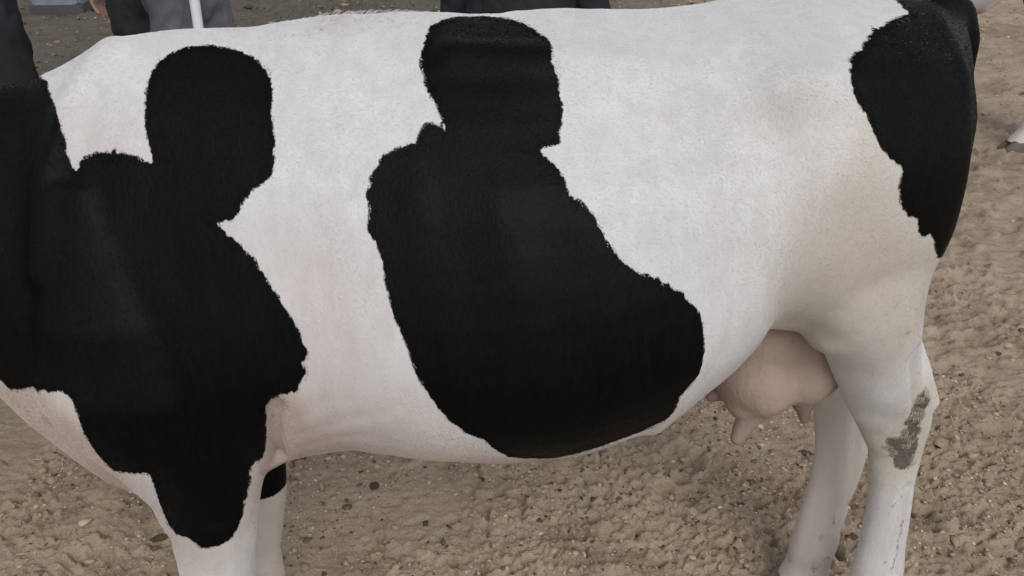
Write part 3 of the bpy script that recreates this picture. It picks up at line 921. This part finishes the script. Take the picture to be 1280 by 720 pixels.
# loose crumbs of earth and grit: nobody could count them
def crumb_mesh():
    ico = bmesh.new()
    bmesh.ops.create_icosphere(ico, subdivisions=1, radius=1)
    IV = np.array([v.co[:] for v in ico.verts])
    IF = np.array([[v.index for v in f.verts] for f in ico.faces])
    ico.free()
    r = np.random.default_rng(3)
    n = 40000
    k = int(n * .72)
    x = np.concatenate([r.uniform(-1.3, 1.5, k), r.uniform(-4.5, 4.5, n - k)])
    y = np.concatenate([r.uniform(.95, 2.5, k), r.uniform(2.3, 9.5, n - k)])
    # bigger broken clods in the near dirt and rubble far left
    big = (r.random(n) < .035) & (y < 2.5)
    fr = y > 2.5
    keep = vnoise(x * 2.2, y * 2.2, 15) + r.uniform(-.5, .5, n) > -.15
    x, y, big = x[keep], y[keep], big[keep]
    n = len(x)
    s = np.clip(r.lognormal(math.log(.0027), .42, n), .0012, .0075) * np.where(y > 2.5, 2.0, 1) * np.where(big, 2.4, 1) * np.where(y - 2 * x > 7.6, r.uniform(.8, 2.2, n), 1)
    z = ground_height(x, y) + s * .08
    sc = np.stack([s * r.uniform(.6, 1.9, n), s * r.uniform(.6, 1.5, n), s * r.uniform(.4, 1.0, n)], -1)
    an = r.uniform(0, 6.28, n)
    Vb = IV[None] * (1 + r.normal(0, .28, (n, len(IV), 1)))
    Vb = Vb * sc[:, None, :]
    c, sn = np.cos(an)[:, None], np.sin(an)[:, None]
    Vx = Vb[..., 0] * c - Vb[..., 1] * sn + x[:, None]
    Vy = Vb[..., 0] * sn + Vb[..., 1] * c + y[:, None]
    Vz = Vb[..., 2] + z[:, None]
    VV = np.stack([Vx, Vy, Vz], -1).reshape(-1, 3)
    FF = (IF[None] + (np.arange(n) * len(IV))[:, None, None]).reshape(-1, 3)
    me = bpy.data.meshes.new("earth_crumbs")
    me.vertices.add(len(VV)); me.vertices.foreach_set("co", VV.astype(np.float32).ravel())
    me.loops.add(len(FF) * 3); me.loops.foreach_set("vertex_index", FF.astype(np.int32).ravel())
    me.polygons.add(len(FF))
    me.polygons.foreach_set("loop_start", np.arange(0, len(FF) * 3, 3, dtype=np.int32))
    me.polygons.foreach_set("loop_total", np.full(len(FF), 3, np.int32))
    me.update()
    tone = r.random(n)
    tone = np.where((r.random(n) < .17), tone * .15, np.where(r.random(n) < .06, .95, .42 + .26 * tone))
    tone = np.where(big, tone * .8, tone)
    tone = np.where(y - 2 * x > 7.6, np.where(r.random(n) < .03, .6, tone * .3), tone)
    set_attr(me, "tone", np.repeat(tone, len(IV)))
    m, nt, b = material("earth_crumb")
    t = attr(nt, "tone").outputs["Fac"]
    nt.links.new(ramp(nt, t, [(0, (.06, .047, .036)), (.25, (.24, .187, .13)), (.6, (.40, .312, .22)), (.88, (.50, .405, .295)), (1, (.60, .54, .47))]), b.inputs["Base Color"])
    b.inputs["Roughness"].default_value = .95
    b.inputs["Specular IOR Level"].default_value = .1
    me.materials.append(m)
    return me
tag(new_obj("earth_crumbs", crumb_mesh()), kind="stuff")

# single stones and clods that can be picked out
def lump_mesh(name, size, seed, flat=.6, rough=.35):
    bm = bmesh.new()
    bmesh.ops.create_icosphere(bm, subdivisions=3, radius=1)
    V = np.array([v.co[:] for v in bm.verts])
    r = np.random.default_rng(seed)
    o = r.uniform(0, 50, 3)
    d = rough * (vnoise(V[:, 0] * 1.3 + o[0], V[:, 1] * 1.3 + V[:, 2] * 1.1, seed) + .5 * vnoise(V[:, 0] * 3 + o[1], V[:, 1] * 3 - V[:, 2] * 2.6, seed + 1))
    V = V * (1 + d)[:, None] * np.array(size) * np.array([1, 1, flat])
    for v, c in zip(bm.verts, V):
        v.co = c
    me = bpy.data.meshes.new(name)
    bm.to_mesh(me)
    bm.free()
    return me
MAT_STONE = plain_material("pale_stone", (.42, .38, .33), .9, .25, 25, .5, .2)
MAT_CLOD = plain_material("dark_clod", (.085, .065, .045), .95, .35, 40, .7, .1)
MAT_BROWN = plain_material("brown_clod", (.22, .165, .115), .95, .3, 40, .7, .1)
MAT_GREYSTONE = plain_material("grey_stone", (.30, .29, .28), .9, .25, 12, .5, .2)

def px2ground(px, py):
    """a point of the ground, found from the survey picture"""
    a, b_ = (px - 640) / 1150.0, -(py - 360) / 1150.0
    p = R(28)
    d = np.array([a, math.cos(p) + b_ * math.sin(p), -math.sin(p) + b_ * math.cos(p)])
    t = -1.62 / d[2]
    return d[0] * t, d[1] * t

def lump(kind, x, y, size, seed, mat, label, group=None, flat=.6):
    o = new_obj(kind, lump_mesh(kind, size, seed, flat), mat)
    o.location = (x, y, gz(x, y) + size[2] * flat * .35)
    o.rotation_euler = (0, 0, seed * 1.7)
    tag(o, label, kind.replace("_", " "), group)
    return o

# bits of straw and dry stalk trodden into the dirt
def straw_mesh():
    r = np.random.default_rng(21)
    g = Geo()
    for i in range(260):
        x, y = r.uniform(-1.4, 2.2), r.uniform(1.0, 3.2)
        a, L, w = r.uniform(0, 6.28), r.uniform(.008, .030), r.uniform(.0007, .0016)
        dx, dy = math.cos(a) * L, math.sin(a) * L
        z0, z1 = gz(x, y) + .002, gz(x + dx, y + dy) + .002
        g.tube([(x, y, z0), (x + dx * .5, y + dy * .5, (z0 + z1) / 2 + .0015), (x + dx, y + dy, z1)], [w, w, w * .7], n=4, dome=False)
    return g.mesh("straw_bits")
tag(new_obj("straw_bits", straw_mesh(), plain_material("dry_straw", (.46, .37, .24), .8, .35, 60, .3, .2)), kind="stuff")
# ------------------------------------------------------------------ stones and clods
LUMPS = [
 ("earth_clod", -.815, 1.58, (.022, .016, .014), 3, MAT_CLOD, "dark brown flat clod near the left edge below the cow's throat", None),
 ("earth_clod", -.865, 1.72, (.030, .012, .010), 4, MAT_CLOD, "long thin dark clod by the left edge under the neck", None),
 ("stone", .136, 1.545, (.012, .010, .010), 5, MAT_STONE, "small pale stone on the sand just under the belly's black patch", None),
 ("earth_clod", .34, 1.47, (.014, .010, .009), 6, MAT_CLOD, "small dark clod left of the far hind leg", None),
 ("earth_clod", -.11, 1.475, (.015, .010, .009), 7, MAT_CLOD, "dark clod on the sand under the middle of the belly", None),
 ("stone", .13, 1.33, (.007, .006, .007), 8, MAT_STONE, "tiny whitish pebble at the bottom below the belly", None),
 ("earth_clod", .82, 2.06, (.030, .018, .014), 9, MAT_CLOD, "dark brown clod right of the thigh under the black tail", None),
 ("earth_clod", .86, 2.00, (.022, .020, .014), 10, MAT_BROWN, "brown crumbly clod beside the dark one right of the tail", None),
 ("earth_clod", .84, 1.72, (.018, .009, .009), 11, MAT_CLOD, "small dark clod on the sand right of the near hock", None),
]
for k, x, y, s, sd, mt, lb, gp in LUMPS:
    lump(k, x, y, s, sd, mt, lb, gp)

# rubble lying on the grey ground behind the withers
RUB = [(-2.62, 7.2, .05), (-2.45, 6.9, .06), (-2.28, 6.4, .05), (-2.34, 5.9, .045), (-2.2, 5.7, .04), (-2.05, 5.5, .05), (-2.5, 5.6, .035), (-2.75, 6.2, .045),
       (-1.95, 7.6, .05), (-1.75, 7.3, .07), (-1.62, 7.0, .06), (-1.45, 7.4, .05), (-1.3, 7.7, .06), (-1.1, 7.5, .045), (-.9, 7.8, .06), (-.6, 8.0, .05), (-1.5, 8.1, .05)]
_nb = ["by the left person's trouser leg", "left of the hanging hand", "just under the blue-grey block", "below the hanging hand", "close above the cow's withers", "nearest the cow's neck crest",
       "low beside the dark trousers", "between the left person and the block", "close behind the grey trousers", "right of the white pole", "in the dark strip right of the grey trousers",
       "far back above the round shoulder patch", "far back right of the grey trousers", "above the cow's white shoulder", "above the middle of the withers", "farthest right of the rubble, near the saddle patch", "farthest back of all the rubble"]
RUB_LB = [("grey" if i % 3 else "pale") + " rubble stone " + t for i, t in enumerate(_nb)]
for i, (x, y, s) in enumerate(RUB):
    lump("stone", x, y, (s * .75, s * .6, s * .4), 20 + i, MAT_GREYSTONE if i % 3 else MAT_STONE, RUB_LB[i], "rubble stones behind the cow's withers", .7)

# pale grey-blue block low on the ground at the back left
def stone_block():
    root = empty("concrete_block", (-3.88, 8.15, 0), R(4))
    tag(root, "pale blue-grey block lying on the rubble at the back left", "block")
    g = Geo()
    g.box((0, 0, .23), (.40, .26, .36))
    me = g.mesh("block", False)
    bm = bmesh.new(); bm.from_mesh(me)
    bmesh.ops.bevel(bm, geom=bm.edges[:], offset=.018, segments=2, affect='EDGES')
    bmesh.ops.subdivide_edges(bm, edges=[e for e in bm.edges if e.calc_length() > .1], cuts=5, use_grid_fill=True)
    bm.to_mesh(me); bm.free()
    V = verts_of(me)
    low = sstep(.2, .05, V[:, 2])
    V[:, 1] += .012 * vnoise(V[:, 0] * 20, V[:, 2] * 20, 4) + .02 * low * vnoise(V[:, 0] * 12, V[:, 2] * 12, 6)
    V[:, 2] += .03 * low * vnoise(V[:, 0] * 14, V[:, 1] * 14, 7)
    set_verts(me, V)
    new_obj("block_face", me, plain_material("blue_grey_concrete", (.17, .19, .22), .9, .2, 8, .4, .2), root)
    g = Geo()
    g.box((0, .01, .03), (.44, .30, .09))
    new_obj("block_base", g.mesh("block_base", False), plain_material("dark_concrete", (.07, .065, .07), .95, .3, 9, .5, .1), root)
stone_block()

# ------------------------------------------------------------------ people
MAT_SKIN = plain_material("skin", (.36, .21, .16), .55, .12, 18, .2, .35)
MAT_HAIRD = plain_material("dark_hair", (.012, .010, .009), .5, .3, 90, .8, .4)
MAT_SHOE = plain_material("dark_leather", (.02, .018, .016), .5, .3, 20, .4, .4)
MAT_SOLE = plain_material("rubber_sole", (.05, .05, .05), .8, .2, 20, .3, .2)

def v3(*a):
    return np.array(a, float)

def person(loc, rz, label, jacket, trousers, hem=.90, arms=None, h=1.0, loose=1.0, stance=.10, step=0.0, tunic=None):
    """standing adult; local -Y is the front. arms: per side (elbow, wrist, hand direction)"""
    root = empty("person", loc, rz)
    root.scale = (h, h, h)
    tag(root, label, "person")
    arms = arms or {}
    A = {}
    for s in (-1, 1):
        sh = v3(.185 * s, 0, 1.42)
        el, wr, hd = arms.get(s, (v3(.245 * s, .03, 1.13), v3(.255 * s, -.04, .88), v3(.02 * s, -.08, -1)))
        hd = np.array(hd, float) / np.linalg.norm(hd)
        A[s] = (sh, np.array(el, float), np.array(wr, float), hd)
    legs = {}
    for s in (-1, 1):
        f = step * s
        legs[s] = [v3(.085 * s, 0, .94), v3(.09 * s, -.01 - f * .15, .72), v3(stance * s, -.02 - f * .5, .49), v3(stance * s, .02 - f * .75, .33), v3(stance * s, .03 - f, .085)]
    # ---- body
    g = Geo()
    X = v3(1, 0, 0)
    g.tube([(0, .01, .88), (0, .01, .98), (0, 0, 1.10), (0, -.005, 1.25), (0, 0, 1.36), (0, .01, 1.43)],
           [(.15, .10), (.165, .115), (.14, .10), (.16, .115), (.165, .11), (.10, .075)], hint=X, n=20)
    g.tube([(0, .015, 1.42), (0, .01, 1.50), (0, -.005, 1.56)], [(.06, .06), (.055, .058), (.055, .058)], hint=X)
    g.tube([(0, -.035, 1.535), (0, -.022, 1.57), (0, -.012, 1.62), (0, -.005, 1.67), (0, 0, 1.71), (0, .005, 1.735)],
           [(.045, .055), (.062, .078), (.070, .092), (.073, .097), (.066, .088), (.042, .06)], hint=X, n=20)
    g.tube([(0, -.098, 1.645), (0, -.112, 1.62), (0, -.118, 1.603), (0, -.104, 1.597)], [.008, .011, .014, .012], hint=X, n=8)      # nose
    g.tube([(-.022, -.096, 1.572), (0, -.104, 1.573), (.022, -.096, 1.572)], [.006, .009, .006], hint=(0, 0, 1), n=8)               # mouth
    for s in (-1, 1):
        g.ball((.076 * s, .005, 1.635), (.012, .02, .032), 10, 8)
        g.tube(legs[s], [.088, .078, .056, .054, .038], n=16)
        ax, ay = legs[s][-1][0], legs[s][-1][1]
        g.tube([(ax, ay + .03, .045), (ax, ay - .05, .05), (ax + .01 * s, ay - .14, .035), (ax + .012 * s, ay - .19, .026)], [(.034, .034), (.04, .036), (.028, .045), (.018, .036)], hint=(0, 0, 1))
        sh, el, wr, hd = A[s]
        g.tube([sh, (sh + el) / 2, el, (el * .6 + wr * .4), wr], [.052, .046, .038, .036, .026], n=14)
        # hand: palm, four bent fingers, thumb
        side = np.cross(hd, v3(s, 0, 0)); side /= np.linalg.norm(side) + 1e-9      # across the palm
        out = np.cross(side, hd)                                                    # back of the hand
        if out @ v3(s, 0, 0) < 0: out = -out
        g.tube([wr, wr + hd * .045, wr + hd * .095], [(.026, .020), (.038, .015), (.041, .013)], hint=side)
        for i, (o, L) in enumerate(((.031, .070), (.0105, .078), (-.0105, .072), (-.031, .056))):
            b0 = wr + hd * .09 + side * o
            p1 = b0 + hd * L * .45 - out * .006
            p2 = p1 + hd * L * .32 - out * L * .20
            p3 = p2 + hd * L * .22 - out * L * .22
            g.tube([b0 - hd * .02, b0, p1, p2, p3], [.0095, .0095, .0088, .008, .0068], n=8)
        t0 = wr + hd * .03 + side * .030
        g.tube([t0, t0 + hd * .028 + side * .020 - out * .006, t0 + hd * .06 + side * .026 - out * .014, t0 + hd * .082 + side * .022 - out * .020], [.013, .012, .010, .008], n=8)
    me = fused(g, .0065, "body")
    relax(me, 5)
    body = new_obj("body", me, MAT_SKIN, root)
    for s in (-1, 1):
        e = Geo(); e.ball((.031 * s, -.0885, 1.643), .010, 8, 6)
        new_obj("eye", e.mesh("eye"), MAT_EYE, root)
    # ---- hair
    g = Geo()
    th = np.linspace(0, 2 * np.pi, 22, endpoint=False)
    RG = []
    for k, z in enumerate((1.60, 1.64, 1.68, 1.715, 1.742, 1.752)):
        rx, ry = (.078, .081, .081, .074, .05, .02)[k], (.078, .100, .106, .097, .068, .03)[k]
        yy = (.035, .018, .006, .003, .005, .006)[k]
        fr = (.2, .35, .85, 1, 1, 1)[k]
        y = yy + ry * np.sin(th) * np.where(np.sin(th) < 0, fr, 1)
        RG.append(np.stack([rx * np.cos(th), y, np.full(22, z)], -1))
    g.rings(RG)
    new_obj("hair", g.mesh("hair"), MAT_HAIRD, body)
    # ---- trousers
    g = Geo()
    wl_ = .016 + .012 * loose
    g.tube([(0, .01, .86), (0, .01, .95), (0, .005, 1.05)], [(.15 + wl_, .105 + wl_), (.165 + wl_, .115 + wl_), (.148 + wl_, .105 + wl_)], hint=X, n=22)
    for s in (-1, 1):
        L = legs[s]
        rr = [.088 + wl_, .080 + wl_, .062 + wl_ * 1.2, .058 + wl_ * 1.3, .050 + wl_ * 1.4]
        g.tube([*L[:-1], L[-1] + v3(0, .0, .01)], rr, n=18, dome=False)
    me = fused(g, .011, "trousers")
    relax(me, 6)
    V, N = verts_of(me), normals_of(me)
    k = loc[0] * 7.3
    d = .009 * vnoise(V[:, 0] * 13 + k, V[:, 2] * 6 + V[:, 1] * 9, 5) + .007 * (1 - np.abs(vnoise(V[:, 0] * 16 + k, V[:, 2] * 11 + V[:, 1] * 12, 6)) * 3)
    set_verts(me, V + N * d[:, None])
    new_obj("trousers", me, trousers, body)
    # ---- jacket or tunic
    g = Geo()
    hm = tunic or hem
    g.tube([(0, .01, hm), (0, .01, hm + .12 if tunic else hm + .06), (0, .005, 1.08), (0, -.003, 1.25), (0, .0, 1.38), (0, .012, 1.45), (0, .012, 1.485)],
           [(.235, .19) if tunic else (.205, .158), (.215, .17) if tunic else (.20, .152), (.178, .135), (.188, .14), (.19, .132), (.11, .09), (.07, .07)], hint=X, n=24, dome=False)
    for s in (-1, 1):
        sh, el, wr, hd = A[s]
        g.ball(sh + v3(-.012 * s, 0, -.005), (.085, .085, .082), 14, 10)
        w2 = wr - (wr - el) * .06
        g.tube([sh, (sh + el) / 2, el, el * .5 + w2 * .5, w2], [.072, .066, .056, .052, .043], n=16, dome=False)
    me = fused(g, .011, "jacket")
    relax(me, 5)
    V, N = verts_of(me), normals_of(me)
    d = .008 * vnoise(V[:, 0] * 10 + k, V[:, 2] * 8 + V[:, 1] * 9, 15) + .006 * (1 - np.abs(vnoise(V[:, 0] * 14 + k, V[:, 2] * 15 + V[:, 1] * 12, 16)) * 3)
    set_verts(me, V + N * d[:, None])
    new_obj("tunic" if tunic else "jacket", me, jacket, body)
    # ---- shoes
    for s in (-1, 1):
        ax, ay = legs[s][-1][0], legs[s][-1][1]
        g = Geo()
        g.tube([(ax, ay + .045, .055), (ax, ay, .065), (ax, ay - .07, .06), (ax + .01 * s, ay - .15, .047), (ax + .012 * s, ay - .205, .038)],
               [(.044, .040), (.055, .043), (.046, .046), (.034, .050), (.022, .038)], hint=(0, 0, 1), n=16)
        sme = fused(g, .008, "shoe")
        relax(sme, 4)
        so = new_obj("shoe", sme, MAT_SHOE, body)
        g = Geo()
        th = np.linspace(0, 2 * np.pi, 24, endpoint=False)
        RG = [np.stack([ax + .006 * s + (.046 + .006 * -np.sin(th)) * np.cos(th) * q, ay - .08 + .15 * np.sin(th) * q, np.full(24, z)], -1) for z, q in ((.0, .96), (.012, 1.0), (.024, .98))]
        g.rings(RG)
        new_obj("sole", g.mesh("sole"), MAT_SOLE, so)
    return root

C_BLACK = cloth_material("black_cloth", (.012, .013, .014), (.020, .022, .023))
C_CHAR = cloth_material("charcoal_cloth", (.016, .017, .019), (.028, .030, .033))
C_NAVY = cloth_material("navy_cloth", (.016, .018, .026), (.028, .031, .042))
C_GREY = cloth_material("grey_cloth", (.085, .085, .098), (.125, .125, .142))
C_INK = cloth_material("ink_cloth", (.013, .014, .018), (.021, .023, .028))
C_DKGREEN = cloth_material("dark_green_cloth", (.012, .015, .014), (.02, .024, .022))

# by the cow's head, far side
person((-1.91, 3.22, 0), R(35), "person in dark navy jacket and black trousers standing at the left edge", C_NAVY, C_BLACK, hem=.93, loose=1.6,
       arms={1: (v3(.25, -.02, 1.18), v3(.12, -.2, 1.28), v3(-.6, -.3, .4)), -1: (v3(-.25, -.02, 1.18), v3(-.12, -.2, 1.28), v3(.6, -.3, .4))})
# two standing close together behind the withers
person((-1.56, 4.12, 0), R(-10), "person in dark jacket and black trousers, bare hand hanging beside the thigh", C_CHAR, C_CHAR, hem=.97, loose=1.3,
       arms={-1: (v3(-.25, .03, 1.18), v3(-.245, -.04, .94), v3(.02, -.1, -1))})
GREY_AT, GREY_RZ = (-1.37, 3.98, 0), R(72)
person(GREY_AT, GREY_RZ, "person in grey trousers and dark jacket standing side-on behind the white pole", C_INK, C_GREY, hem=.97, loose=1.3, step=.05,
       arms={-1: (v3(-.27, -.02, 1.16), v3(-.31, -.23, 1.24), v3(.0, -1, .1)), 1: (v3(.25, .0, 1.16), v3(.12, -.18, 1.22), v3(-.7, -.4, .3))})
# behind the middle of the back
person((.035, 3.18, 0), R(160), "person in a dark jacket standing close behind the middle of the cow's back", C_INK, C_DKGREEN, hem=.86, loose=1.4)

# white pole held by the person in grey trousers
def pole():
    g = Geo()
    g.tube([(0, 0, .005), (.006, .0, .5), (.012, .0, .95), (.018, .0, 1.33)], [.019, .019, .019, .019], n=16, dome=False)
    o = new_obj("pole", g.mesh("pole"), plain_material("white_plastic", (.66, .67, .72), .45, .06, 8, .1, .4))
    hx, hy = -.338, -.30                                   # the gripping hand in the person's own frame
    px_, py_ = GREY_AT[0] + hx * math.cos(GREY_RZ) - hy * math.sin(GREY_RZ), GREY_AT[1] + hx * math.sin(GREY_RZ) + hy * math.cos(GREY_RZ)
    o.location = (px_ - .018, py_, gz(px_, py_))
    tag(o, "white pole held upright in front of the person in grey trousers", "pole")
pole()
